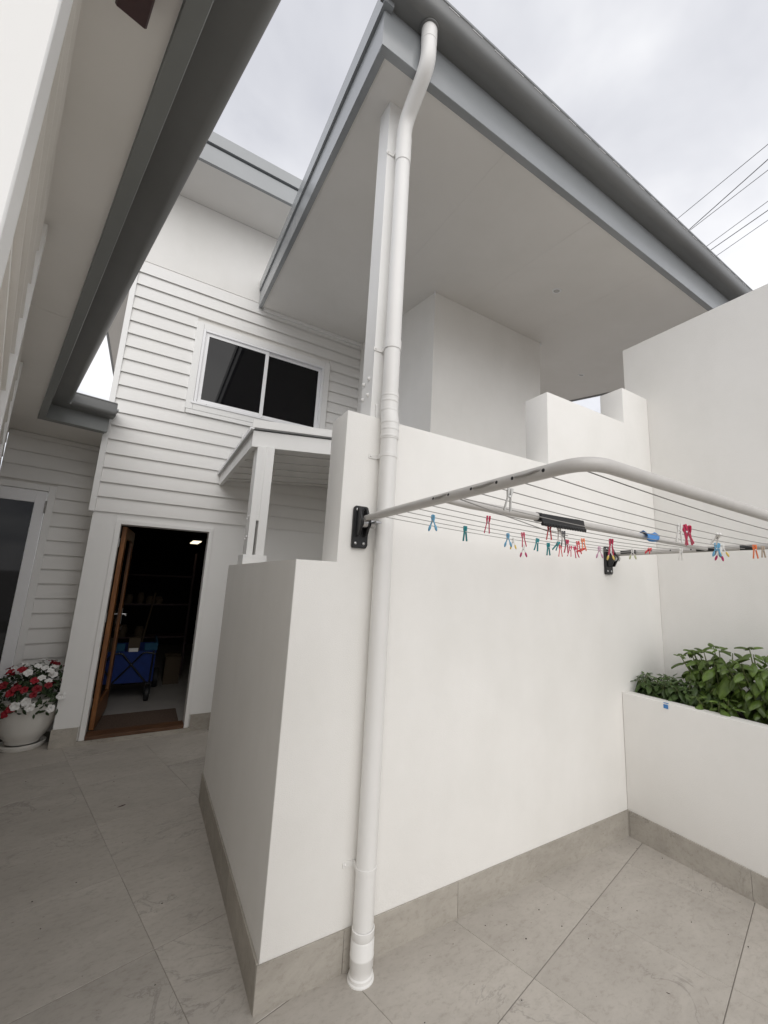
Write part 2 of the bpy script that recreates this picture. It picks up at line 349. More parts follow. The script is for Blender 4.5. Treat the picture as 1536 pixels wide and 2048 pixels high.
# soffit sheets between joints; joints run from eave to the house wall
J = [(None, None), (1.091, 1.183+0.23), (2.007, 2.22), (2.939, 3.17), (3.86, 4.33), (5.38, 5.38)]
def jx(k, y):
    if k == 0: return xr(y)
    a, b = J[k]; return a + (b-a)*(y+0.165)/3.6
for k in range(5):
    y0, y1 = -0.165, 3.41
    pts = [(jx(k, y0)+.0006*(k > 0), y0), (jx(k+1, y0)-.0006, y0), (jx(k+1, y1)-.0006, y1), (jx(k, y1)+.0006*(k > 0), y1)]
    v = [(x, y, zr(y)) for x, y in pts] + [(x, y, zr(y)+0.009) for x, y in pts]
    part('soffit_sheet', MB().add(v, [(3, 2, 1, 0), (4, 5, 6, 7), (0, 1, 5, 4), (1, 2, 6, 5), (2, 3, 7, 6), (3, 0, 4, 7)]), SOFFIT, R)
yv = [-0.16, 3.41]
def slab(m, x0f, x1f, y0, y1, zb, zt):
    v = [(x0f(y0), y0, zb(y0)), (x1f(y0), y0, zb(y0)), (x1f(y1), y1, zb(y1)), (x0f(y1), y1, zb(y1)),
         (x0f(y0), y0, zt(y0)), (x1f(y0), y0, zt(y0)), (x1f(y1), y1, zt(y1)), (x0f(y1), y1, zt(y1))]
    return m.add(v, [(3, 2, 1, 0), (4, 5, 6, 7), (0, 1, 5, 4), (1, 2, 6, 5), (2, 3, 7, 6), (3, 0, 4, 7)])
part('roof_core', slab(MB(), lambda y: xr(y)+.002, lambda y: 5.378, -0.16, 3.40, lambda y: zr(y)+.0125, lambda y: zr(y)+0.25), SOFFIT, R)
part('roof_sheet', slab(MB(), lambda y: xr(y)-.03, lambda y: 5.40, -0.25, 3.405, lambda y: zr(y)+.318, lambda y: zr(y)+0.335), ROOF, R)
# front fascia
part('fascia', MB().box(xr(-.19)-0.04, 5.38, -0.215, -0.1665, 4.331, 4.625, 0.003), GREY, R)
# barge board on the rake, with capping and shadow gap
part('barge_board', slab(MB(), lambda y: xr(y)-0.042, lambda y: xr(y)-0.001, -0.2155, 3.408, lambda y: zr(y)-0.012, lambda y: zr(y)+0.215), GREY, R)
part('barge_capping', slab(MB(), lambda y: xr(y)-0.058, lambda y: xr(y)-0.002, -0.25, 3.408, lambda y: zr(y)+0.228, lambda y: zr(y)+0.375), GREY, R)
part('barge_board', slab(MB(), lambda y: 5.381, lambda y: 5.43, -0.2155, 3.408, lambda y: zr(y)-0.012, lambda y: zr(y)+0.3), GREYD, R)
def gutter_poly(w, h, q=0.55, r=0.55, t=0.004):
    o = [(0, h), (0, 0.0), (w*q, 0.0)]
    for i in range(1, 8):
        a = PI/2*i/7; o.append((w*q+w*(1-q)*math.sin(a), h*r*(1-math.cos(a))))
    o += [(w, h)]
    i_ = [(w-t, h)] + [(x-t*(x > w*q), z+t) for x, z in reversed(o[2:-1])] + [(t, t), (t, h)]
    return o + i_
gp = gutter_poly(0.135, 0.125)
gm = MB().prism([(-0.2157-o, 4.597+z) for o, z in gp], 0.118, 5.42, 'x')
gm.box(0.1165, 0.12, -0.352, -0.2157, 4.597, 4.722)
gut = part('gutter', gm, GREYD, R)
part('gutter_lip', MB().tube([(0.118, -0.347, 4.722), (5.42, -0.347, 4.722)], 0.011, 8), GREY, gut)
part('lip_glint', (lambda m: [m.box(x, x+.075, -0.3535, -0.3505, 4.700, 4.703) for x in [0.3+.17*i for i in range(26)]] and m)(MB()), ALU, gut, kind='stuff')  # pale strips painting the dashed highlights along the gutter lip
# downlights
for i, (x, y) in enumerate(((2.564, 0.623), (4.526, 1.761))):
    lab = ('round recessed downlight nearer the gutter in the porch soffit', 'round recessed downlight further back above the parapet step')[i]
    d = thing('downlight', lab, 'downlight', (x, y, zr(y)), 'soffit downlights')
    tilt = Matrix.Translation((x, y, zr(y))) @ Matrix.Rotation(math.atan(S), 4, 'X')
    part('trim_ring', MB(tilt).lathe([(0.030, -0.001), (0.032, -0.007), (0.042, -0.006), (0.045, -0.0005)], n=24), ALU, d)
    part('lens', MB(tilt).lathe([(0.0005, -0.003), (0.031, -0.003)], n=24), LENS, d)

# post
PO = thing('porch_post', 'white square porch post standing on the stepped wall behind the downpipe', 'post', (0.39, 0.09, 2.375))
v = [(0.328, 0.028), (0.452, 0.028), (0.452, 0.155), (0.328, 0.155)]
part('shaft', MB().add([(x, y, 2.376) for x, y in v] + [(x, y, zr(y)-.0005) for x, y in v], [(3, 2, 1, 0), (4, 5, 6, 7), (0, 1, 5, 4), (1, 2, 6, 5), (2, 3, 7, 6), (3, 0, 4, 7)]), TRIMW, PO)
part('foot_plate', MB().box(0.352, 0.43, 0.0135, 0.0277, 2.3755, 2.452, 0.002), TRIMW, PO)
bolt = MB().lathe([(0.0005, 0.012), (0.006, 0.011), (0.0085, 0.007), (0.009, 0.003), (0.012, 0.003), (0.012, 0)], n=10)
bme = bolt.mesh('bolt_mesh'); bme.materials.append(TRIMW)
for y, z in ((0.133, 2.595), (0.070, 2.605), (0.135, 2.508), (0.074, 2.515)):
    inst('bolt', bme, PO, Matrix.Translation((0.3279, y, z)) @ Matrix.Rotation(-PI/2, 4, 'Y'))

# ------------------------------------------------------------------ downpipe
D = thing('downpipe', 'white round plastic downpipe running down the stepped wall from the porch gutter', 'downpipe', (0.403, -0.05, 0))
RP = 0.0425
def bend(p0, p1, n=6):
    pass
part('lower_pipe', MB().tube([(0.403, -0.05, 0.1), (0.403, -0.05, 2.30)], RP, 28), PIPEW, D)
up_pts = [(0.403, -0.032, 2.42), (0.403, -0.032, 4.05)]
part('upper_pipe', MB().tube(up_pts, RP*0.985, 28), PIPEW, D)
# swan neck forward to the gutter
def smooth_path(pts, rad=0.09, n=6):
    P_ = [Vector(p) for p in pts]; o = [P_[0]]
    for i in range(1, len(P_)-1):
        a = (P_[i-1]-P_[i]).normalized(); b = (P_[i+1]-P_[i]).normalized()
        q0 = P_[i]+a*rad; q1 = P_[i]+b*rad
        for k in range(n+1):
            t = k/n; o.append((1-t)**2*q0 + 2*t*(1-t)*P_[i] + t*t*q1)
    o.append(P_[-1]); return o
part('swan_neck', MB().tube(smooth_path([(0.403, -0.032, 4.03), (0.403, -0.032, 4.20), (0.404, -0.262, 4.36), (0.404, -0.262, 4.60)], 0.075), RP*1.01, 28), PIPEW, D)
cm = MB()
for z, y, r in ((4.05, -.032, 1.045), ):
    pass
def collar(z0, z1, y, r, x=0.403): return MB().lathe([(RP*r-.002, z0), (RP*r, z0+.002), (RP*r, z1-.002), (RP*r-.003, z1)], (x, y, 0), 28)
part('collar', collar(3.92, 4.10, -0.032, 1.055), PIPEW, D)
part('collar', collar(4.5, 4.592, -0.262, 1.05, 0.404), PIPEW, D)
part('collar', collar(2.745, 2.80, -0.032, 1.06), PIPEW, D)
part('outlet_flange', MB().lathe([(RP*1.0, 4.589), (RP*1.28, 4.590), (RP*1.28, 4.5965)], (0.404, -0.262, 0), 28), GREYD, D)
# offset coupling at the wall top
part('offset_coupling', MB().tube([(0.403, -0.032, 2.50), (0.403, -0.032, 2.415), (0.403, -0.036, 2.39), (0.403, -0.046, 2.35), (0.403, -0.05, 2.325), (0.403, -0.05, 2.25)], RP*1.06, 28), PIPEW, D)
for z, y in ((2.485, -.032), (2.455, -.032), (2.405, -.034), (2.335, -.049), (2.30, -.05), (2.262, -.05)):
    part('collar', MB().lathe([(RP*1.06, z-.006), (RP*1.10, z-.004), (RP*1.10, z+.004), (RP*1.06, z+.006)], (0.403, y, 0), 28), PIPEW, D)
def bracket(z, y, yw):
    m = MB().lathe([(RP*1.0, z-.010), (RP*1.05, z-.010), (RP*1.05, z+.010), (RP*1.0, z+.010)], (0.403, y, 0), 28)
    m.box(0.318, 0.372, yw-0.004, yw, z-.010, z+.010, 0.001)
    m.box(0.366, 0.372, min(y, yw), yw, z-.010, z+.010)
    m.lathe([(0.0005, 0), (0.004, 0)], (0, 0, 0), 6)
    return m
for z, y, yw in ((4.015, -.032, .027), (2.76, -.032, .027), (2.165, -.05, .0075), (0.385, -.05, .0075)):
    m = MB().lathe([(RP*1.0, z-.010), (RP*1.05, z-.009), (RP*1.05, z+.009), (RP*1.0, z+.010)], (0.403, y, 0), 28)
    m.box(0.322, 0.374, yw-0.004, yw, z-.011, z+.011, 0.001).box(0.366, 0.374, y, yw-.004, z-.010, z+.010)
    m.sphere((0.333, yw-.004, z), 0.005, 8, 4)
    part('pipe_bracket', m, PIPEW, D)
part('foot', MB().lathe([(RP*1.0, 0.128), (RP*1.09, 0.126), (RP*1.09, 0.098), (RP*1.03, 0.094), (RP*1.12, 0.088), (RP*1.12, 0.040), (RP*1.15, 0.038), (RP*1.15, 0.032), (RP*1.12, 0.030), (RP*1.12, -0.002),
      (RP*1.06, -0.006), (RP*1.06, -0.026), (RP*1.16, -0.030), (RP*1.16, -0.07)], (0.403, -0.052, 0.05), 28), PIPEW, D)
part('floor_flange', MB().lathe([(RP*1.12, 0.010), (RP*1.26, 0.006), (RP*1.29, -0.01)], (0.403, -0.052, 0), 28), PIPEW, D)

# ------------------------------------------------------------------ main house
H = thing('house', 'white weatherboard house with grey eaves, an upper window and a dark open doorway', 'house', (1.5, 4, 0))
YF = 3.43
XL, XR = -1.06, 5.36
door0, door1 = -0.815, 0.012          # clear opening
# structural shell: butt-jointed slabs
m = MB()
m.box(XL, door0-.045, YF, YF+.14, -0.15, 2.14)            # left of the door
m.box(door1+.04, XR, YF, YF+.14, -0.15, 2.14)             # right of the door
m.box(door0-.045, door1+.04, YF, YF+.14, 2.072, 2.14)     # lintel
m.box(XL, -0.33, YF, YF+.14, 2.1403, 6.07).box(1.17, XR, YF, YF+.14, 2.1403, 6.07)
m.box(-0.33, 1.17, YF, YF+.14, 2.1403, 3.49).box(-0.33, 1.17, YF, YF+.14, 4.44, 6.07)
part('wall', m, RENDER, H)
m = MB().box(XL, XL+.14, YF+.1405, 10.5, -0.15, 6.07).box(XR-.14, XR, YF+.1405, 10.5, -0.15, 6.07).box(XL, XR, 10.5005, 10.6, -0.15, 6.07)
part('wall', m, RENDER, H)
# smooth panels: lower wall face beside the door, upper wall face above the boards
m = MB().box(XL-.004, door0-.046, YF-.012, YF-.0005, 0.10, 2.1465, .001).box(door1+.041, 3.3, YF-.012, YF-.0005, 0.10, 2.1465, .001).box(door0-.0455, door1+.0405, YF-.012, YF-.0005, 2.073, 2.1465)
part('lower_panel', m, TRIMW, H)
part('upper_panel', MB().box(XL-.004, XR, YF-.010, YF-.0005, 5.047, 6.07), RENDER, H)
# weatherboards
k = 0; z = 2.143
while z < 5.0:
    zt = min(z+0.1535, 5.043)
    pr = [(YF-.0005, z+.018), (YF-.008, z+.018), (YF-.030, z), (YF-.030, z+.004), (YF-.009, zt), (YF-.0005, zt)]
    spans = [(-1.05, 3.30)]
    if z+.158 > 3.415 and z < 4.50: spans = [(-1.05, -0.406), (1.248, 3.30)]
    if z > 4.9: spans = [(-1.05, 3.30)]
    for a, b in spans: part('weatherboard', MB().prism(pr, a, b, 'x'), BOARDW, H)
    z += 0.1523
part('corner_board', MB().box(XL-.042, -1.0505, YF-.036, YF+.06, 2.138, 5.046, .0015), TRIMW, H)
part('cornice', MB().box(0.30, 1.70, YF-.060, YF-.025, zr(3.4)-.045, zr(3.4)-.007), TRIMW, H)
part('skirting_tile', MB().box(XL-.014, door0-.06, YF-.024, YF-.0125, -0.12, 0.10, .001), SKIRT, H)
part('skirting_tile', MB().box(XL-.014, XL-.0045, YF-.012, YF+.4, -0.12, 0.10, .001), SKIRT, H)
part('skirting_tile', MB().box(door1+.055, 1.2, YF-.024, YF-.0125, -0.12, 0.10, .001), SKIRT, H)
part('step_tile', MB().box(door0-.0595, door1+.0545, YF-.040, YF+.02, -0.12, -0.022, .001), SKIRT, H)
# eaves of the two-storey roof
XE = -1.80
part('soffit', MB().box(XE+.04, XR+.5, 2.802, YF-.0105, 6.072, 6.08), SOFFIT, H)
part('soffit', MB().box(XE+.04, XL-.001, YF-.0100, 10.6, 6.072, 6.08), SOFFIT, H)
part('fascia', MB().box(XE, XR+.5, 2.76, 2.80, 6.062, 6.285, .002), GREY, H)
part('fascia', MB().box(XE, XE+.038, 2.803, 10.6, 6.062, 6.285, .002), GREY, H)
part('barge_capping', MB().box(XE-.02, XR+.5, 2.735, 2.80, 6.30, 6.45, .002), GREY, H)
part('barge_capping', MB().box(XE-.02, XE+.03, 2.803, 10.6, 6.30, 6.45, .002), GREY, H)
part('roof', MB().box(XE+.045, XR+.45, 2.81, 10.7, 6.32, 6.46), ROOF, H)
# bulkhead under the porch
BX0, BX1, BY = 1.70, 3.335, 1.51
v = [(BX0, BY), (BX1, BY), (BX1, 3.4055), (BX0, 3.4055)]
part('bulkhead', MB().add([(x, y, -0.1) for x, y in v] + [(x, y, zr(y)-.001) for x, y in v], [(3, 2, 1, 0), (4, 5, 6, 7), (0, 1, 5, 4), (1, 2, 6, 5), (2, 3, 7, 6), (3, 0, 4, 7)]), RENDER, H)
# window
WN = part('window', MB().box(-0.41, -0.335, YF-.044, YF-.0055, 3.415, 4.512, .002).box(1.175, 1.25, YF-.044, YF-.0055, 3.415, 4.512, .002).box(-0.334, 1.174, YF-.044, YF-.0055, 4.437, 4.512, .002).box(-0.334, 1.174, YF-.044, YF-.0055, 3.415, 3.487, .002), TRIMW, H)
def frame(x0, x1, z0, z1, w, y0, y1, b=.0015):
    return MB().box(x0, x0+w, y0, y1, z0, z1, b).box(x1-w, x1, y0, y1, z0, z1, b).box(x0+w+.0003, x1-w-.0003, y0, y1, z0, z0+w, b).box(x0+w+.0003, x1-w-.0003, y0, y1, z1-w, z1, b)
part('window_frame', frame(-0.333, 1.173, 3.4885, 4.4355, 0.028, YF-.047, YF+.06), ALU, WN)
part('sash', frame(-0.304, 0.437, 3.518, 4.407, 0.042, YF-.028, YF-.003), ALU, WN)
part('sash', frame(0.405, 1.144, 3.518, 4.407, 0.036, YF-.0005, YF+.026), ALU, WN)
part('sill_rail', MB().box(-0.36, 1.2, YF-.055, YF-.0475, 3.485, 3.512, .001), ALU, WN)
part('pane', MB().box(-0.2625, 0.3955, YF-.018, YF-.013, 3.559, 4.3655), GLASS, WN)
part('pane', MB().box(0.4405, 1.1085, YF+.010, YF+.015, 3.5535, 4.3715), GLASS, WN)
part('apron', MB().box(-0.40, 1.24, YF-.040, YF-.0255, 3.365, 3.413, .001), TRIMW, WN)
for x, z in ((-0.2, 3.502), (0.42, 3.502)): part('screw', MB().sphere((x, YF-.055, z), .005, 8, 4), STEEL, WN)
# door frame, sill, leaf
DF = part('door_frame', MB().box(door0-.045, door0, YF-.030, YF+.13, -0.02, 2.071, .002).box(door1, door1+.04, YF-.030, YF+.13, -0.02, 2.071, .002).box(door0+.0003, door1-.0003, YF-.030, YF+.13, 2.031, 2.071, .002), TRIMW, H)
part('door_sill', MB().box(door0+.0005, door1-.0005, YF-.035, YF+.13, -0.0215, 0.012, .003), SILL, H)
MD = Matrix.Translation((door0+.012, YF+.125, 0)) @ Matrix.Rotation(math.radians(86), 4, 'Z')
def leaf(): return MB(MD)
DL = part('door', leaf().box(0, .11, -.04, 0, .02, 2.02, .002).box(.70, .81, -.04, 0, .02, 2.02, .002).box(.1103, .6997, -.04, 0, 1.90, 2.02, .002).box(.1103, .6997, -.04, 0, .02, .24, .002), WOOD, H)
part('door_pane', leaf().box(.1105, .6995, -.023, -.018, .2405, 1.8995), GLASS, DL)
for s in (-1, 1):
    m = leaf()
    yy = -.04 if s < 0 else 0
    m.box(.745, .772, yy+s*.001, yy+s*.007, .95, 1.13, .002).tube([(.758, yy+s*.004, 1.06), (.758, yy+s*.05, 1.06), (.65, yy+s*.052, 1.055)], .009, 8)
    part('door_handle', m, STEEL, DL)
    part('door_lock', leaf().sphere((.758, yy+s*.012, .90), .022, 10, 6, (1, .6, 1)), STEEL, DL)
for z in (0.25, 1.05, 1.80):
    part('hinge', MB().tube([(door0+.004, YF+.02, z), (door0+.004, YF+.02, z+.09)], .007, 8).box(door0+.0005, door0+.003, YF+.02, YF+.05, z, z+.09), STEEL, DL)
# garage interior
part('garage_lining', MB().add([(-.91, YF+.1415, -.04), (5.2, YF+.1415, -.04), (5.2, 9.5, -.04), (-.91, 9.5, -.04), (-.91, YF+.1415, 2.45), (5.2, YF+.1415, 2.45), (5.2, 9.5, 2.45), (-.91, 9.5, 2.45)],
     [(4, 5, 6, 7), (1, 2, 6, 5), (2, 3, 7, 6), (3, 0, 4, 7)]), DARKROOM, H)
part('garage_floor', MB().box(-.909, 5.199, YF+.1315, 9.499, -.1, -.03), CONC, H)

# ------------------------------------------------------------------ things inside the garage
dm = single('doormat', MB().box(-0.775, -0.02, 3.60, 4.16, -.0295, -.012, .004), MATF, 'worn brown doormat lying just inside the open doorway', 'doormat', (-.4, 3.85, -.03))
WG = thing('folding_wagon', 'blue fabric folding wagon on black wheels inside the dark doorway', 'wagon', (-.53, 5.1, -.03))
part('fabric_tub', MB().prism([(-.77, .18), (-.295, .18), (-.28, .56), (-.79, .56)], 4.78, 4.80, 'y').prism([(-.77, .18), (-.295, .18), (-.28, .56), (-.79, .56)], 5.58, 5.60, 'y')
     .box(-.79, -.775, 4.8005, 5.58, .18, .56).box(-.295, -.28, 4.8005, 5.58, .18, .56).box(-.77, -.295, 4.8005, 5.58, .18, .20), BLUEF, WG)
part('side_flap', MB().box(-.80, -.63, 4.795, 4.812, .561, .655, .006).box(-.42, -.27, 4.795, 4.812, .561, .655, .006).box(-.292, -.27, 4.813, 5.58, .561, .655, .006), TEALF, WG)
fm = MB()
for a, b in (((-.79, .52), (-.68, .545)), ((-.68, .545), (-.64, .53)), ((-.64, .53), (-.33, .15)), ((-.28, .52), (-.39, .545)), ((-.39, .545), (-.43, .53)), ((-.43, .53), (-.74, .15))):
    fm.tube([(a[0], 4.765, a[1]), (b[0], 4.765, b[1])], .011, 8)
fm.tube([(-.76, 4.77, .56), (-.76, 4.77, .06)], .012, 8).tube([(-.31, 4.77, .56), (-.31, 4.77, .06)], .012, 8).tube([(-.30, 4.78, .13), (-.30, 5.6, .13)], .012, 8).tube([(-.76, 4.78, .13), (-.76, 5.6, .13)], .012, 8)
part('frame', fm, BLACK, WG)
rv = MB()
for x, z in ((-.77, .525), (-.68, .547), (-.645, .535), (-.535, .405), (-.43, .535), (-.39, .547), (-.30, .525), (-.73, .16), (-.335, .165), (-.72, .05)): rv.sphere((x, 4.753, z), .008, 8, 4)
part('rivet', rv, STEEL, WG, kind='stuff')
for x in (-.745, -.325): 
    w_ = part('wheel', MB(Matrix.Translation((x, 4.70, .055)) @ Matrix.Rotation(PI/2, 4, 'Y')).lathe([(.03, -.024), (.075, -.026), (.085, -.018), (.085, .018), (.075, .026), (.03, .024)], n=20), RUBBER, WG)
    part('fork', MB().box(x-.036, x-.030, 4.69, 4.72, .05, .17).box(x+.030, x+.036, 4.69, 4.72, .05, .17).box(x-.036, x+.036, 4.68, 4.74, .1705, .18), BLACK, w_)
for x in (-.80, -.225):
    w_ = part('wheel', MB(Matrix.Translation((x, 5.42, .10)) @ Matrix.Rotation(PI/2, 4, 'Y')).lathe([(.09, -.03), (.12, -.032), (.13, -.02), (.13, .02), (.12, .032), (.09, .03)], n=24), RUBBER, WG)
    part('rim', MB(Matrix.Translation((x, 5.42, .10)) @ Matrix.Rotation(PI/2, 4, 'Y')).lathe([(.0005, -.025), (.09, -.028), (.09, .028), (.0005, .025)], n=24), BLUEF, w_)
part('care_label', MB().box(-.585, -.485, 4.776, 4.7785, .555, .60), PETW, WG)
bx = single('cardboard_box', MB().box(-.60, -.47, 4.95, 5.12, .50, .70, .003).box(-.605, -.465, 4.945, 5.03, .7005, .706), CARD, 'brown cardboard box packed in the blue wagon', 'box', (-.53, 5.03, .5))
cb2 = single('storage_carton', MB().box(-.12, .08, 5.5, 5.9, -.03, .34, .004).box(-.125, .085, 5.49, 5.69, .3405, .348).box(-.125, .085, 5.71, 5.91, .3405, .352), CARD, 'brown carton on the garage floor right of the wagon', 'carton', (0, 5.7, -.03))
br = thing('broom', 'long handled broom leaning against the garage shelf', 'broom', (-.48, 5.9, 0))
part('handle', MB().tube([(-.50, 5.75, .05), (-.36, 6.0, 1.25)], .012, 8), CARD, br); part('brush', MB().box(-.62, -.38, 5.70, 5.78, -.03, .05, .01), BROWN, br)
sh = thing('storage_shelf', 'dark garage shelf of jars and tins behind the wagon', 'shelf', (-.5, 6.3, 0))
for z in (.55, 1.05, 1.5): part('shelf_board', MB().box(-.88, .15, 6.1, 6.5, z, z+.02), BROWN, sh)
for x in (-.87, .13): part('upright', MB().box(x, x+.03, 6.1, 6.13, -.03, 1.9), BROWN, sh)
for i, (x, zz, r, h) in enumerate(((-.70, 1.07, .05, .12), (-.55, 1.07, .045, .15), (-.42, 1.07, .05, .10), (-.72, .57, .06, .16), (-.5, .57, .06, .13), (-.3, 1.07, .06, .09))):
    j = thing('jar', ('squat pale jar at the left of the middle shelf', 'tall slim jar in the row on the middle shelf', 'short jar between two taller ones on the middle shelf', 'wide jar at the left of the low shelf', 'jar in the middle of the low shelf', 'low tin at the right of the middle shelf')[i], 'jar', (x, 6.2, zz), 'jars on the garage shelf')
    part('body', MB().lathe([(.0005, .0), (r, 0), (r, h*.8), (r*.7, h)], (x, 6.2, zz), 14), CARD, j)
    part('lid', MB().lathe([(r*.75, h), (r*.75, h+.02), (.0005, h+.02)], (x, 6.2, zz), 14), CARD, j)
lp = thing('tube_light', 'lit strip light hanging under the dark garage ceiling', 'light', (.10, 6.05, 2.1))
part('tube', MB().box(.045, .165, 5.75, 6.35, 2.075, 2.09, .004), LAMP, lp)
part('housing', MB().box(.03, .18, 5.70, 6.40, 2.0905, 2.13, .004).tube([(.105, 6.05, 2.13), (.105, 6.05, 2.445)], .006, 6), BLACK, lp)

# ------------------------------------------------------------------ lean-to canopy beside the wall
CN = thing('canopy', 'small white timber canopy leaning on the boarded house wall', 'canopy', (.5, 2.5, 2.6))
KX = 0.10
def slopebox(x0, x1, y0, y1, zb, zt, M=None):
    v = []
    for zz in (zb, zt):
        for x, y in ((x0, y0), (x1, y0), (x1, y1), (x0, y1)): v.append((x, y, zz+KX*(x-.05)))
    return MB().add(v, [(3, 2, 1, 0), (4, 5, 6, 7), (0, 1, 5, 4), (1, 2, 6, 5), (2, 3, 7, 6), (3, 0, 4, 7)])
part('front_beam', slopebox(.05, 1.9, 1.62, 1.66, 2.583, 2.718), TRIMW, CN)
part('side_beam', slopebox(.05, .085, 1.6605, 3.405, 2.583, 2.718), TRIMW, CN)
part('side_beam', slopebox(1.86, 1.90, 1.6605, 3.405, 2.583, 2.718), TRIMW, CN)
y = 1.662
while y < 3.38:
    v = []
    for zz in (0, .012):
        for x_, y_, d_ in ((.086, y, 0), (1.859, y, 0), (1.859, min(y+.31, 3.404), .014), (.086, min(y+.31, 3.404), .014)): v.append((x_, y_, 2.622+zz+d_+KX*(x_-.05)))
    part('ceiling_board', MB().add(v, [(3, 2, 1, 0), (4, 5, 6, 7), (0, 1, 5, 4), (1, 2, 6, 5), (2, 3, 7, 6), (3, 0, 4, 7)]), BOARDW, CN); y += .3105
part('roof_sheet', slopebox(.02, 1.92, 1.60, 3.405, 2.728, 2.738), ROOF, CN)
part('front_flashing', slopebox(.035, 1.93, 1.585, 1.60, 2.735, 2.80), TRIMW, CN)
part('side_flashing', MB().box(.018, .0495, 1.586, 3.405, 2.7195, 2.732).box(.018, .022, 1.586, 3.405, 2.70, 2.7193), ALU, CN)
for y in (1.9, 2.5, 3.15): part('flashing_clip', MB().box(.010, .0175, y, y+.02, 2.70, 2.775), TRIMW, CN)
cp = thing('canopy_post', 'slim white timber post under the canopy on the low wall end', 'post', (.155, 1.66, 1.64))
part('shaft', MB().box(.095, .143, 1.60, 1.735, 1.72, 2.592, .002).box(.163, .228, 1.60, 1.735, 1.72, 2.592+.01, .002).box(.1432, .1628, 1.604, 1.73, 1.99, 2.592), TRIMW, cp)
part('foot', MB().box(.07, .245, 1.565, 1.76, 1.6352, 1.719, .002), TRIMW, cp)
m = MB()
for z in (1.86, 2.02): m.sphere((.094, 1.64, z), .010, 8, 5).sphere((.094, 1.70, z-.015), .010, 8, 5)
part('bolt', m, TRIMW, cp)

# ------------------------------------------------------------------ cottage on the left (turned 13 degrees)
LA = math.radians(13.15)
ML = Matrix.Translation((-.853, -.664, 0)) @ Matrix(((math.cos(LA), -math.sin(LA), 0, 0), (math.sin(LA), math.cos(LA), 0, 0), (0, 0, 1, 0), (0, 0, 0, 1)))  # local x = outward (t), y = along (s)
def LB(): return MB(ML)
C_ = thing('cottage', 'older white boarded cottage with deep grey eaves close on the left', 'house', (-1.6, 1.0, 0))
part('wall', LB().box(-.2, -.020, -.599, 4.859, -.15, 2.948), OLDW, C_)
# side boards
z = -.05; 
while z < 2.93:
    zt = min(z+.155, 2.946)
    pr = [(-.0195, z), (-.001, z), (-.001, z+.004), (-.0155, zt), (-.0195, zt)]
    for a, b in ((-.639, .93), (1.062, 2.598), (2.72, 4.64)):
        part('weatherboard', LB().prism([(p[0], p[1]) for p in pr], a, b, 'y'), OLDW, C_)
    z += .1495
part('corner_trim', LB().box(-.0195, .018, -.75, -.64, -.05, 2.947, .002), TRIMW, C_)
part('end_wall', LB().box(-3.4, -.0198, -.749, -.60, -.15, 2.948), RENDER, C_)
for a, b in ((.945, 1.06), (2.60, 2.70)): part('cover_strip', LB().box(-.0195, .008, a, b, .0, 2.93, .002), TRIMW, C_)
# end wall of the recess with the glazed door
SE = 4.66
part('wall', LB().box(.46, .86, SE, SE+.2, -.15, 2.948).box(-.0, .4597, SE, SE+.2, 2.42, 2.948), OLDW, C_)
z = -.098
while z < 2.93:
    zt = min(z+.155, 2.946)
    pr = [(SE-.0005, z+.018), (SE-.008, z+.018), (SE-.030, z), (SE-.030, z+.004), (SE-.009, min(z+.148, 2.946)), (SE-.0005, min(z+.148, 2.946))]
    a = .46 if z < 2.40 else 0.0
    part('weatherboard', LB().prism(pr, a, .855, 'x'), BOARDW, C_)
    z += .1495
part('door_frame', LB().box(.397, .4595, SE-.036, SE+.1, -.1, 2.415, .002).box(-.018, .3967, SE-.036, SE+.1, 2.355, 2.415, .002), TRIMW, C_)
GD = part('glazed_door', LB().box(.305, .392, SE-.012, SE+.03, -.05, 2.35, .002).box(-.018, .3047, SE-.012, SE+.03, 2.225, 2.35, .002).box(-.018, .3047, SE-.012, SE+.03, -.05, .16, .002), ALU, C_)
part('pane', LB().box(-.018, .3045, SE+.004, SE+.009, .1605, 2.2245), GLASS, GD)
part('hinge', LB().tube([(.3945, SE-.036, 2.12), (.3945, SE-.036, 2.25)], .008, 8), STEEL, GD)
# eaves
part('soffit_sheet', LB().box(-.2, .1705, -1.1, 1.75, 2.95, 2.957), SOFFIT, C_)
part('soffit_sheet', LB().box(-.2, .1705, 1.753, 4.86, 2.95, 2.957), SOFFIT, C_)
part('soffit_sheet', LB().prism([(.1708, 3.932), (.70, 3.932), (.674, 4.0), (.85, 4.76), (.86, 4.86), (.1708, 4.86)], 2.95, 2.957, 'z'), SOFFIT, C_)
part('fascia', LB().box(.172, .222, -1.1, 3.930, 2.933, 3.115, .002), GREYF, C_)
part('fascia', LB().box(.172, .690, 3.9305, 3.9395+.04, 2.933, 3.12, .002), GREYF, C_)
part('fascia', LB().box(.2223, .700, 3.880, 3.9303, 2.932, 3.12, .002), GREYF, C_)
gl = gutter_poly(.15, .125, .72, .34)
lg = LB().prism([(.2225+o, 3.075+z) for o, z in gl], -1.1, 3.73, 'y')
lg.prism([(3.8797-o, 3.075+z) for o, z in gl], .3735, .722, 'x').box(.2225, .3733, 3.7302, 3.8797, 3.075, 3.079).box(.7225, .726, 3.7297, 3.8797, 3.075, 3.2)
gt_ = part('gutter', lg, GREYD, C_)
part('gutter_lip', LB().tube([(.368, -1.1, 3.20), (.368, 3.735, 3.20)], .010, 8).tube([(.368, 3.735, 3.20), (.722, 3.735, 3.20)], .010, 8), GREYD, gt_)
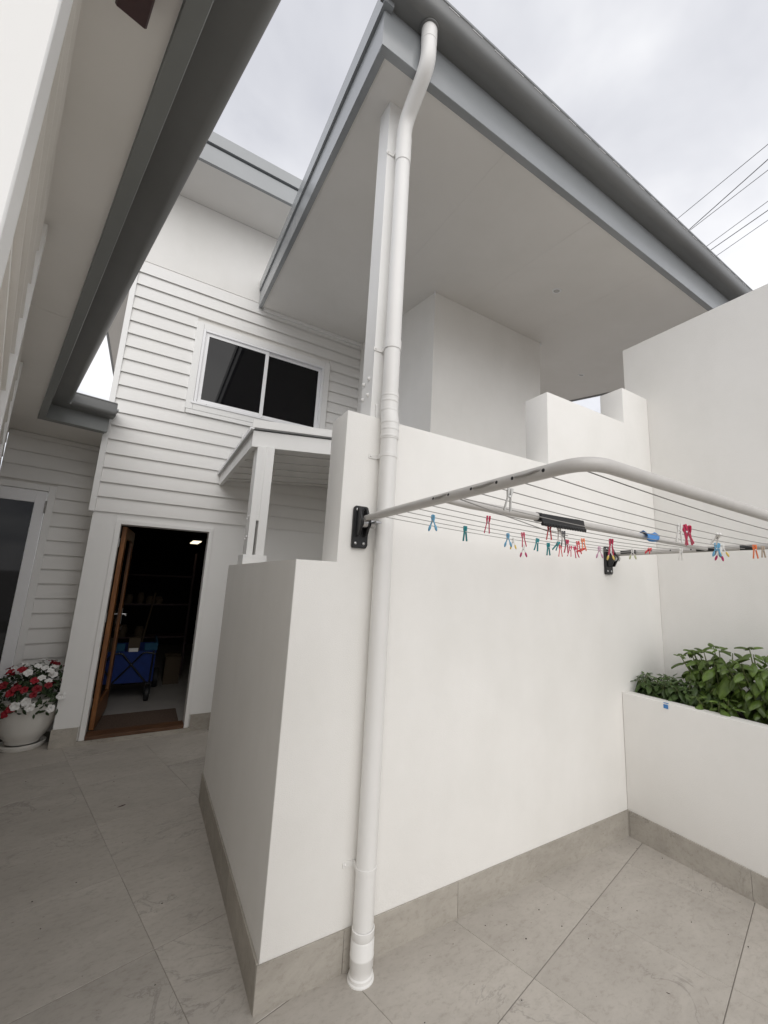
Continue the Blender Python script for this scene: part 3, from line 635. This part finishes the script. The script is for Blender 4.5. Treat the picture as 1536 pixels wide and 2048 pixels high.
part('roof', LB().add([(.26, -1.1, 3.17), (.26, 3.86, 3.17), (-3.5, 3.86, 3.75), (-3.5, -1.1, 3.75), (.26, -1.1, 3.19), (.26, 3.86, 3.19), (-3.5, 3.86, 3.77), (-3.5, -1.1, 3.77)],
     [(0, 1, 2, 3), (4, 5, 6, 7), (0, 1, 5, 4), (1, 2, 6, 5), (2, 3, 7, 6), (3, 0, 4, 7)]).box(-.6, .76, 3.86, 4.9, 3.17, 3.19), ROOF, C_)
hb = thing('timber_bracket', 'dark brown timber block hanging under the left eave', 'bracket', (-.75, -.72, 2.9))
MB_ = ML
part('block', MB(ML).box(.052, .118, -.30, -.105, 2.875, 2.944, .004), BROWN, hb)
part('mounting_plate', MB(ML).box(.045, .125, -.31, -.15, 2.9442, 2.9495, .001), BROWN, hb)

# ------------------------------------------------------------------ flower pot with petunias
px, py, pz = -1.285, 3.60, -.064
FP = thing('flower_pot', 'round glazed white pot on a saucer by the house corner', 'flower pot', (px, py, pz))
part('bowl', MB().lathe([(.0005, .05), (.125, .05), (.13, .075), (.155, .10), (.185, .16), (.205, .25), (.208, .33), (.20, .40), (.212, .405), (.215, .43), (.20, .435), (.19, .40), (.0005, .395)], (px, py, pz), 36), POTW, FP)
part('saucer', MB().lathe([(.0005, .002), (.15, .0), (.165, .02), (.168, .045), (.155, .047), (.15, .03), (.12, .028)], (px, py, pz), 36), POTW, FP)
PT = thing('petunia', 'bushy petunia in white and red flower spilling over the pot', 'flowers', (px, py, pz+.40))
def leafmesh(L, Wd, bulge, n=4, droop=.3):
    v = []; f = []
    for i in range(n+1):
        t = i/n; w = Wd*math.sin(PI*min(.999, (t*.94+.03)))**.8*(1-.25*t); z0 = -droop*L*t*t
        for j, s in enumerate((-1, -.5, 0, .5, 1)):
            v.append((s*w*.5, t*L, z0 + bulge*Wd*(math.cos(s*PI/2)-.6) - .06*Wd*(j == 2)))
    for i in range(n):
        for j in range(4): f.append((i*5+j, i*5+j+1, (i+1)*5+j+1, (i+1)*5+j))
    return v, f
rnd = random.Random(3)
lm = MB()
lv, lf = leafmesh(.055, .028, .2, 3)
def surf(th, ph):   # point on the petunia mound
    r = .30; return Vector((r*math.cos(th)*math.cos(ph), r*math.sin(th)*math.cos(ph), .02+.30*math.sin(ph)))
base = Vector((px, py, pz+.42))
for i in range(520):
    th = rnd.uniform(0, 2*PI); ph = math.asin(rnd.uniform(-.45, 1)); p = surf(th, ph)*rnd.uniform(.55, 1.0)
    d = p.normalized()
    M = Matrix.Translation(base+p) @ d.to_track_quat('Z', 'Y').to_matrix().to_4x4() @ Matrix.Rotation(rnd.uniform(0, 6.28), 4, 'Z') @ Matrix.Rotation(rnd.uniform(-.2, .9), 4, 'X') @ Matrix.Scale(rnd.uniform(.7, 1.3), 4)
    lm.M = M; lm.add(lv, lf, True)
part('foliage', lm, LEAFD, PT, kind='stuff')
def flower_mesh(name, m_):
    v = [(0, 0, -.02)]; f = []; n = 20
    for r, z in ((.006, -.004), (.016, .004), (1, 1)):
        for k in range(n):
            a = 2*PI*k/n
            if r == 1: rr = .027+.006*abs(math.sin(2.5*a)); zz = .004+.005*math.sin(5*a+.6)
            else: rr, zz = r, z
            v.append((rr*math.cos(a), rr*math.sin(a), zz))
    for k in range(n): f.append((0, 1+k, 1+(k+1) % n))
    for i in range(2):
        for k in range(n): f.append((1+i*n+k, 1+i*n+(k+1) % n, 1+(i+1)*n+(k+1) % n, 1+(i+1)*n+k))
    me = MB().add(v, f, True).mesh(name); me.materials.append(m_); return me
FW, FR = flower_mesh('white_flower', PETW), flower_mesh('red_flower', PETR)
placed = []
tries = 0
while len(placed) < 95 and tries < 6000:
    tries += 1
    th = rnd.uniform(0, 2*PI); ph = math.asin(rnd.uniform(-.5, .98)); p = surf(th, ph)*rnd.uniform(.98, 1.12)
    if any((p-q).length < .044 for q in placed): continue
    placed.append(p); d = (p.normalized()+Vector((rnd.uniform(-.4, .4), rnd.uniform(-.5, .1), rnd.uniform(-.1, .5)))).normalized()
    red = (math.sin(th*3+1.2)+math.sin(ph*7+th)) > -.15
    M = Matrix.Translation(base+p) @ d.to_track_quat('Z', 'Y').to_matrix().to_4x4() @ Matrix.Scale(rnd.uniform(.85, 1.2), 4)
    inst('flower', FR if red else FW, PT, M)

# ------------------------------------------------------------------ herbs in the planter
bl = []
for L, w, b, dr in ((.085, .062, .32, .38), (.07, .053, .36, .30), (.095, .068, .28, .48), (.055, .040, .3, .2)):
    v, f = leafmesh(L, w, b, 5, dr); me = MB().add(v, f, True).mesh('basil_leaf'); me.materials.append(BASIL); bl.append(me)
def mint_leaf():
    v, f = leafmesh(.045, .027, .15, 5, .2); me = MB().add(v, f, True).mesh('mint_leaf'); me.materials.append(MINT); return me
mlm = mint_leaf()
rb = random.Random(11)
def herb(name, label, cat, c, h, spread, stems, meshes, step, lsc, stemm, lean=(0, 0)):
    t = thing(name, label, cat, (c[0], c[1], .835), 'herbs in the raised planter')
    sm_ = MB()
    for i in range(stems):
        a = 2*PI*(i+.5*rb.random())/stems; rr = spread*(.35+.65*rb.random())
        hh = h*rb.uniform(.72, 1.0)*(1-.25*(rr/spread))
        top = Vector((c[0]+rr*math.cos(a)*.7+lean[0], c[1]+rr*math.sin(a)+lean[1], .835+hh))
        p0 = Vector((c[0]+.05*math.cos(a), c[1]+.05*math.sin(a), .83)); mid = p0.lerp(top, .5)+Vector((0, 0, .05*hh))
        pts = [(1-q)**2*p0+2*q*(1-q)*mid+q*q*top for q in [k/7 for k in range(8)]]
        sm_.tube(pts, [.0035]*7+[.002], 6)
        nn = max(2, int(hh/step)); ph0 = rb.random()*PI
        for k in range(nn+1):
            q = .22+.78*k/nn; p = (1-q)**2*p0+2*q*(1-q)*mid+q*q*top
            last = k == nn
            for s in range(4 if last else 2):
                az = ph0+k*PI/2+s*(PI/2 if last else PI)+rb.uniform(-.35, .35)
                el = rb.uniform(-.3, .7) if last else rb.uniform(-1.0, -.1)
                sc_ = lsc*(rb.uniform(.45, .75) if last else rb.uniform(.8, 1.2))*(1.12-.35*abs(q-.6))
                d = Vector((math.cos(az), math.sin(az), 0))
                M = Matrix.Translation(p+d*.012) @ Matrix.Rotation(az-PI/2, 4, 'Z') @ Matrix.Rotation(el, 4, 'X') @ Matrix.Rotation(rb.uniform(-.3, .3), 4, 'Y') @ Matrix.Scale(sc_, 4)
                pos = M.translation
                if pos.x > 2.90: continue
                inst('leaf', rb.choice(meshes), t, M)
    part('stem', sm_, STEM, t, kind='stuff')
    return t
herb('mint_plant', 'low spreading mint in the wall corner of the planter', 'herb', (2.62, -.10), 0.175, .20, 24, [mlm], .026, 1.45, STEM)
herb('mint_plant', 'low mint tumbling between the corner and the tall basil', 'herb', (2.60, -.32), .20, .21, 22, [mlm], .026, 1.5, STEM)
herb('basil_plant', 'tall bushy basil nearest the wall corner of the planter', 'herb', (2.66, -.47), .46, .19, 14, bl, .062, 1.0, STEM, (0, .06))
herb('basil_plant', 'broad basil clump leaning over the planter edge at frame right', 'herb', (2.62, -.74), .48, .22, 17, bl, .062, 1.05, STEM)
herb('basil_plant', 'basil clump cut off by the right frame edge', 'herb', (2.62, -1.12), .50, .21, 14, bl, .065, 1.05, STEM)
herb('sage_sprig', 'short broad leaved sprig at the front rim of the planter', 'herb', (2.52, -.50), .13, .15, 11, bl[1:], .05, .85, STEM)

# ------------------------------------------------------------------ clothes airer
ZA = 1.845
A = thing('clothes_airer', 'grey folding wall mounted clothes airer with many cord lines', 'clothesline', (1.3, -.02, 1.8))
AX0, AX1, AY = 0.305, 2.29, -1.225
def bracket_part(x, z0, z1, mirror):
    m = MB().prism([(x-.038, z0), (x+.03, z0), (x+.038, z0+.015), (x+.034, z1-.012), (x+.026, z1), (x-.034, z1), (x-.042, z1-.012), (x-.042, z0+.01)], -.012, .0075, 'y', .003)
    b = part('wall_bracket', m, BLACK, A)
    for dx in (-.028, .010):
        part('bracket_cheek', MB().prism([(-.012, z0+.055), (-.012, z1-.008), (-.03, z1-.008), (-.062, z1-.07), (-.062, z1-.10), (-.04, z0+.055)], x+dx, x+dx+.012, 'x', .002), BLACK, b)
    for dx in (-.026, .016):
        for z in (z0+.022, z1-.018): part('screw', MB().sphere((x+dx, -.013, z), .0075, 8, 5, (1, .5, 1)), STEEL, b)
    part('hinge_roller', MB().tube([(x-.014, -.045, z1-.085), (x+.008, -.045, z1-.085)], .022, 14).tube([(x+.0245, -.045, z1-.085), (x+.045, -.045, z1-.085)], .022, 14), STEEL, b)
bracket_part(.300, 1.705, 1.905, False)
bracket_part(2.255, 1.675, 1.873, True)
def flat(path, rx, rz, n=16):   # oval tube
    m = MB(Matrix.Translation((0, 0, ZA)) @ Matrix.Diagonal((1, 1, rz/rx, 1))); m.tube([(p[0], p[1], p[2]-ZA) for p in path], rx, n); return m
fr = smooth_path([(AX0, -.05, ZA), (AX0, AY, ZA+.005), (AX1-.0, AY, ZA-.01)], .085, 10)
m = MB().tube([(AX0, -.045, ZA), (AX0, -.20, ZA)], [.013, .018], 16)
m.tube(smooth_path([(AX0, -.20, ZA), (AX0, AY, ZA+.005), (AX1, AY, ZA-.01), (AX1, -.2, ZA-.02)], .085, 10), .0180, 18)
m.tube([(AX1, -.20, ZA-.02), (AX1, -.05, ZA-.025)], [.018, .015], 16)
part('outer_frame', m, CLGREY, A)
part('cross_bar', MB().tube([(AX0+.01, -.655, ZA-.004), (AX0+.12, -.655, ZA-.004), (1.3, -.645, ZA-.008), (AX1-.01, -.63, ZA-.018)], [.010, .0165, .0165, .012], 16), CLGREY, A)
part('lock_tongue', MB().box(AX0+.02, AX0+.05, -.11, -.05, ZA-.028, ZA-.018, .002).tube([(AX0-.02, -.05, ZA-.02), (AX0+.03, -.05, ZA-.02)], .006, 8), STEEL, A)
lines_y = [-.18-.092*k for k in range(12)]
for k, y in enumerate(lines_y):
    pts = []
    for i in range(17):
        t = i/16; pts.append((AX0+.01+(AX1-AX0-.02)*t, y, ZA-.006-.02*t-.022*4*t*(1-t)))
    part('line_cord', MB().tube(pts, .0016, 6), CORD, A)
def cord_z(x): 
    t = (x-AX0-.01)/(AX1-AX0-.02); return ZA-.006-.02*t-.022*4*t*(1-t)
part('line_cord', MB().tube([(AX0+.01, -.734, ZA-.012), (.85, -.64, ZA-.055), (1.1, -.55, ZA-.045)], .002, 6), CORD, A)
# loops of cord showing on the outside of the arm, with dimples
for i, (a, b) in enumerate(((-.62, -.70), (-.825, -.93), (-1.0, -1.10))):
    part('cord_loop', MB().tube(smooth_path([(AX0-.012, a, ZA+.006), (AX0-.0205, a-.012, ZA+.004), (AX0-.0215, (a+b)/2, ZA+.003), (AX0-.0205, b+.012, ZA+.007), (AX0-.012, b, ZA+.008)], .008, 3), .0032, 8), CORD, A)
    m = MB()
    for yy in (a+.004, b-.004): m.sphere((AX0-.0160, yy, ZA+.004), .0055, 8, 5, (.6, 1.3, 1))
    part('cord_eyelet', m, RUBBER, A)
m = MB()
for y in (-.30, -.42, -.54, -.66, -.8, -.93, -1.06): m.sphere((AX1-.0160, y, ZA-.016), .0055, 8, 5, (.6, 1, 1))
part('cord_eyelet', m, RUBBER, A)
part('tensioner', MB().box(AX1-.045, AX1-.02, -.10, -.20, ZA-.03, ZA-.005, .003).tube([(AX1-.04, -.58, ZA-.02), (AX1-.02, -.68, ZA-.02)], .012, 8).tube([(AX1-.04, -.80, ZA-.02), (AX1-.02, -.86, ZA-.02)], .014, 8), BLACK, A)
# black comb clip on the cross bar
m = MB()
for x0, x1 in ((.775, .80), (1.02, 1.045)): m.lathe([(0.0205, 0)], (0, 0, 0), 3) if False else m.tube([(x0, -.65, ZA-.006), (x1, -.65, ZA-.006)], .0195, 16)
m.prism([(-.677, ZA-.03), (-.671, ZA-.005), (-.672, ZA+.006), (-.676, ZA+.006), (-.678, ZA-.005), (-.684, ZA-.034)], .775, 1.045, 'x', .0)
m.box(.775, 1.045, -.69, -.672, ZA-.044, ZA-.030, .003)
for i in range(16): m.box(.782+i*.0165, .790+i*.0165, -.6925, -.6895, ZA-.048, ZA-.036, .0008)
part('comb_clip', m, BLACK, A)

# ------------------------------------------------------------------ clothes pegs
PC = {'lightblue': (.13, .36, .55), 'teal': (.0, .20, .22), 'crimson': (.50, .01, .07), 'red': (.60, .015, .03), 'white': (.78, .77, .74), 'clear': (.62, .62, .60), 'yellow': (.70, .50, .12),
      'pink': (.55, .12, .22), 'grey': (.13, .13, .14), 'orange': (.75, .16, .03), 'lilac': (.55, .30, .42), 'green': (.48, .50, .30), 'beige': (.45, .36, .28), 'darkpink': (.45, .03, .13)}
PM = {k: mat('peg_'+k, c, .35) for k, c in PC.items()}
def peg_meshes(kind, body, grip):
    r = {}
    for s in (-1, 1):
        if kind == 'classic':
            pr = [(s*.0015, .010), (s*.009, .010), (s*.0095, -.004), (s*.0065, -.020), (s*.008, -.030), (s*.0125, -.064), (s*.0085, -.066), (s*.0035, -.026), (s*.0012, -.006)]
            me = MB().prism(pr, -.0055, .0055, 'x', .0008).mesh('leg')
        else:
            pr = [(s*.0015, .014), (s*.008, .010), (s*.009, -.002), (s*.006, -.016), (s*.012, -.034), (s*.0085, -.036), (s*.002, -.018), (s*.001, -.004)]
            me = MB().prism(pr, -.0045, .0045, 'x', .0008).mesh('leg')
        me.materials.append(body); r[('leg', s)] = me
        if kind == 'soft':
            mb = MB(Matrix.Translation((0, s*.0145, -.047)) @ Matrix.Rotation(s*.28, 4, 'X')); mb.sphere((0, 0, 0), .016, 10, 8, (.42, .36, 1.0))
            g_ = mb.mesh('grip'); g_.materials.append(grip); r[('grip', s)] = g_
    sp = MB().tube([(-.008, 0, -.018), (.008, 0, -.018)], .0032, 8); me = sp.mesh('spring'); me.materials.append(STEEL); r['spring'] = me
    return r
cache = {}
def peg(x, k, kind, body, grip, label, rz=0.0, rx=0.0, ry=0.0, scale=1.0, dz=0.0):
    scale *= 0.95
    y = lines_y[k]; key = (kind, body, grip)
    if key not in cache: cache[key] = peg_meshes(kind, PM[body], PM[grip])
    r = cache[key]
    t = thing('clothes_peg', label, 'clothes peg', (x, y, cord_z(x)+dz), 'clothes pegs on the airer lines')
    t.rotation_euler = (rx, ry, rz); t.scale = (scale,)*3
    for s in (-1, 1):
        for nm in ('leg', 'grip'):
            if (nm, s) in r: o = bpy.data.objects.new(nm, r[(nm, s)]); COL.objects.link(o); o.parent = t
    o = bpy.data.objects.new('spring', r['spring']); COL.objects.link(o); o.parent = t
    return t
F90 = .9
peg(.465, 2, 'soft', 'lightblue', 'lightblue', 'pale blue peg with splayed grips, first on the line from the left arm', .6)
peg(.716, 1, 'classic', 'teal', 'teal', 'single teal peg hanging straight, second from the left arm', 1.5)
peg(.610, 4, 'classic', 'crimson', 'crimson', 'crimson peg hanging alone above the teal and pale blue pegs', .9, .1)
peg(.36, 8, 'classic', 'clear', 'clear', 'clear white peg high beneath the left arm of the airer', 1.2, .15)
peg(.995, 1, 'soft', 'lightblue', 'lightblue', 'pale blue splayed peg beside the small yellow one', .5)
peg(1.126, 0, 'soft', 'white', 'yellow', 'white peg with yellow grips just right of a pale blue one', .5, scale=.9)
peg(1.004, 2, 'classic', 'crimson', 'crimson', 'crimson peg hanging above a pink gripped peg', .9, -.1)
peg(1.204, 0, 'soft', 'white', 'darkpink', 'white peg with pink grips under a crimson peg', .6, dz=-.03)
peg(1.212, 1, 'classic', 'teal', 'teal', 'teal peg hanging aslant right of the crimson pegs', 1.3, .3, .2)
peg(.866, 5, 'classic', 'red', 'red', 'bright red peg at the left end of the black comb clip', .9, .05)
peg(.925, 5, 'classic', 'white', 'white', 'white peg beside the black comb clip and the bright red peg', .9, -.1)
peg(1.407, 0, 'classic', 'teal', 'teal', 'teal peg hanging straight under the bright red peg', 1.3)
peg(1.379, 1, 'classic', 'teal', 'teal', 'teal peg tipped sideways under the black comb clip', .6, .3, .8)
peg(1.071, 4, 'classic', 'grey', 'grey', 'dark grey peg in front of the black comb clip', .9)
peg(1.335, 2, 'classic', 'crimson', 'crimson', 'crimson peg half behind the dark grey peg', 1.0, .1)
peg(1.512, 0, 'classic', 'red', 'red', 'red peg hanging low below the dark grey peg', .8, 0)
peg(1.605, 0, 'classic', 'crimson', 'crimson', 'crimson peg tilted left at the bottom of the cluster', .8, .2, .4)
peg(1.425, 2, 'classic', 'red', 'red', 'red peg crossing an orange one at the comb clip end', .8, -.1, .1)
peg(1.341, 3, 'classic', 'orange', 'orange', 'orange peg leaning right behind a red one', .8, 0, .45)
peg(1.646, 0, 'classic', 'crimson', 'crimson', 'crimson peg low beneath the red and orange pair', .9, -.2, .1)
peg(1.728, 0, 'classic', 'red', 'red', 'red peg lying almost flat along the line before the right bracket', .3, .2, 1.2)
peg(1.751, 1, 'soft', 'lilac', 'lilac', 'lilac splayed peg left of the right wall bracket', .5)
peg(1.44, 4, 'classic', 'crimson', 'crimson', 'large crimson peg above the right wall bracket', .9, .05, 0, 1.15)
peg(1.862, 1, 'soft', 'white', 'yellow', 'white peg with yellow grips in front of the right bracket', .5, scale=1.1)
peg(1.943, 2, 'soft', 'white', 'green', 'white peg with pale green grips right of the right bracket', .5)
peg(1.965, 3, 'classic', 'red', 'red', 'red peg lying sideways under the blue cloth scrap', .5, .2, 1.15, 1.1)
peg(2.134, 4, 'classic', 'white', 'white', 'white peg hanging straight near the end of the cross bar', .9, .1)
peg(1.16, 9, 'classic', 'white', 'white', 'white peg hanging beside a pair of crimson ones on an outer line', .8, .1)
peg(1.195, 9, 'classic', 'crimson', 'crimson', 'crimson peg on an outer line right of a white one', .8, -.25, 0, 1.1)
peg(1.225, 9, 'classic', 'crimson', 'crimson', 'crimson peg tilted out to the right of its crimson twin', .8, -.1, -.35, 1.1)
peg(1.476, 9, 'classic', 'white', 'white', 'white peg lying crosswise on an outer line at the right', .4, .3, -1.0)
peg(1.905, 7, 'soft', 'lightblue', 'lightblue', 'pale blue splayed peg in the mixed bunch at the right', .6)
peg(1.93, 7, 'soft', 'lightblue', 'grey', 'pale blue peg with grey grips in the mixed bunch at the right', 1.1, .2)
peg(1.975, 7, 'soft', 'white', 'yellow', 'white peg with yellow grips in the mixed bunch at the right', .5, -.1)
peg(1.94, 7, 'soft', 'white', 'darkpink', 'white peg with dark pink grips low in the right bunch', .7, .1, 0, 1, -.02)
peg(2.106, 8, 'classic', 'orange', 'orange', 'orange peg alone near the right edge of the frame', .7, 0)
peg(2.21, 8, 'classic', 'beige', 'beige', 'small beige peg furthest right on the lines', .9, 0, 0, .85)
# blue scrap of cloth over the cross bar
v = []; f = []
for i in range(9):
    for j in range(7):
        a, b = i/8, j/6
        v.append((1.545+.10*b+.012*math.sin(a*5), -.655+.03*math.cos(a*PI*1.2)+.01*math.sin(b*6), ZA+.022-.075*abs(a-.35)-.012*math.sin(b*PI)))
for i in range(8):
    for j in range(6): f.append((i*7+j, i*7+j+1, (i+1)*7+j+1, (i+1)*7+j))
cl = single('cloth_scrap', MB().add(v, f, True), TAPE, 'blue scrap of cloth draped over the airer cross bar', 'cloth', (1.6, -.64, ZA))
sd = cl.modifiers.new('thickness', 'SOLIDIFY'); sd.thickness = .002

# ------------------------------------------------------------------ leaf litter on the tiles
def dried(x, y, L, lab, rz):
    v, f = leafmesh(L, L*.28, .3, 3, .1); z = -SL*y+.004
    o = single('dry_leaf', MB(Matrix.Translation((x, y, z)) @ Matrix.Rotation(rz, 4, 'Z')).add(v, f, True), BROWN, lab, 'leaf', (x, y, z))
dried(-.44, 1.95, .055, 'small dark curled leaf lying on the left floor tiles', 1.9)
dried(1.42, -.72, .014, 'tiny brown leaf speck on the right floor tiles', .4)

gm_ = MB(); rg = random.Random(5)
for i in range(90):
    x, y = (rg.uniform(.5, 2.3), rg.uniform(-1.3, -.05)) if i % 3 else (rg.uniform(-1.3, -.06), rg.uniform(.1, 3.2))
    gm_.sphere((x, y, -SL*y+.0012), rg.uniform(.0012, .0032), 5, 3, (rg.uniform(.8, 1.8), 1, .6))
go = part('grit', gm_, SOIL, None, kind='stuff')
for x in (BX0-.012, BX1+.004):
    part('ceiling_hook', MB().tube([(x, BY-.012, zr(BY)-.0005), (x, BY-.012, zr(BY)-.03)], .007, 8).sphere((x, BY-.012, zr(BY)-.035), .012, 8, 5), ALU, H)

# ------------------------------------------------------------------ power lines behind the roof
WL = [((6.491, 1.17), (6.243, -.209)), ((6.895, 1.161), (6.506, -.124)), ((6.916, 1.146), (6.702, -.06)), ((7.544, 1.148), (7.335, .145)), ((7.707, 1.167), (7.539, .211)), ((7.944, 1.138), (7.771, .286))]
wl_lab = ('thin overhead power cable, highest of the six beyond the roof', 'dark thick overhead cable crossing just above its thin neighbour', 'thin overhead cable just under the dark thick one', 'thin overhead cable at the top of the lower three', 'dark overhead cable in the middle of the lower three', 'overhead power cable, lowest of the six beyond the roof')
for i, (a, b) in enumerate(WL):
    a = Vector((*a, 8.0)); b = Vector((*b, 8.0)); d = (b-a)
    pts = [a + d*t + Vector((0, 0, .0016*(d.length*t)**2*1.0)) for t in [q*1.5 for q in range(-12, 13)]]
    single('power_line', MB().tube(pts, 0.0075 if i in (1, 4) else .0055, 6), WIRE, wl_lab[i], 'power line', tuple(a), 'overhead power lines')
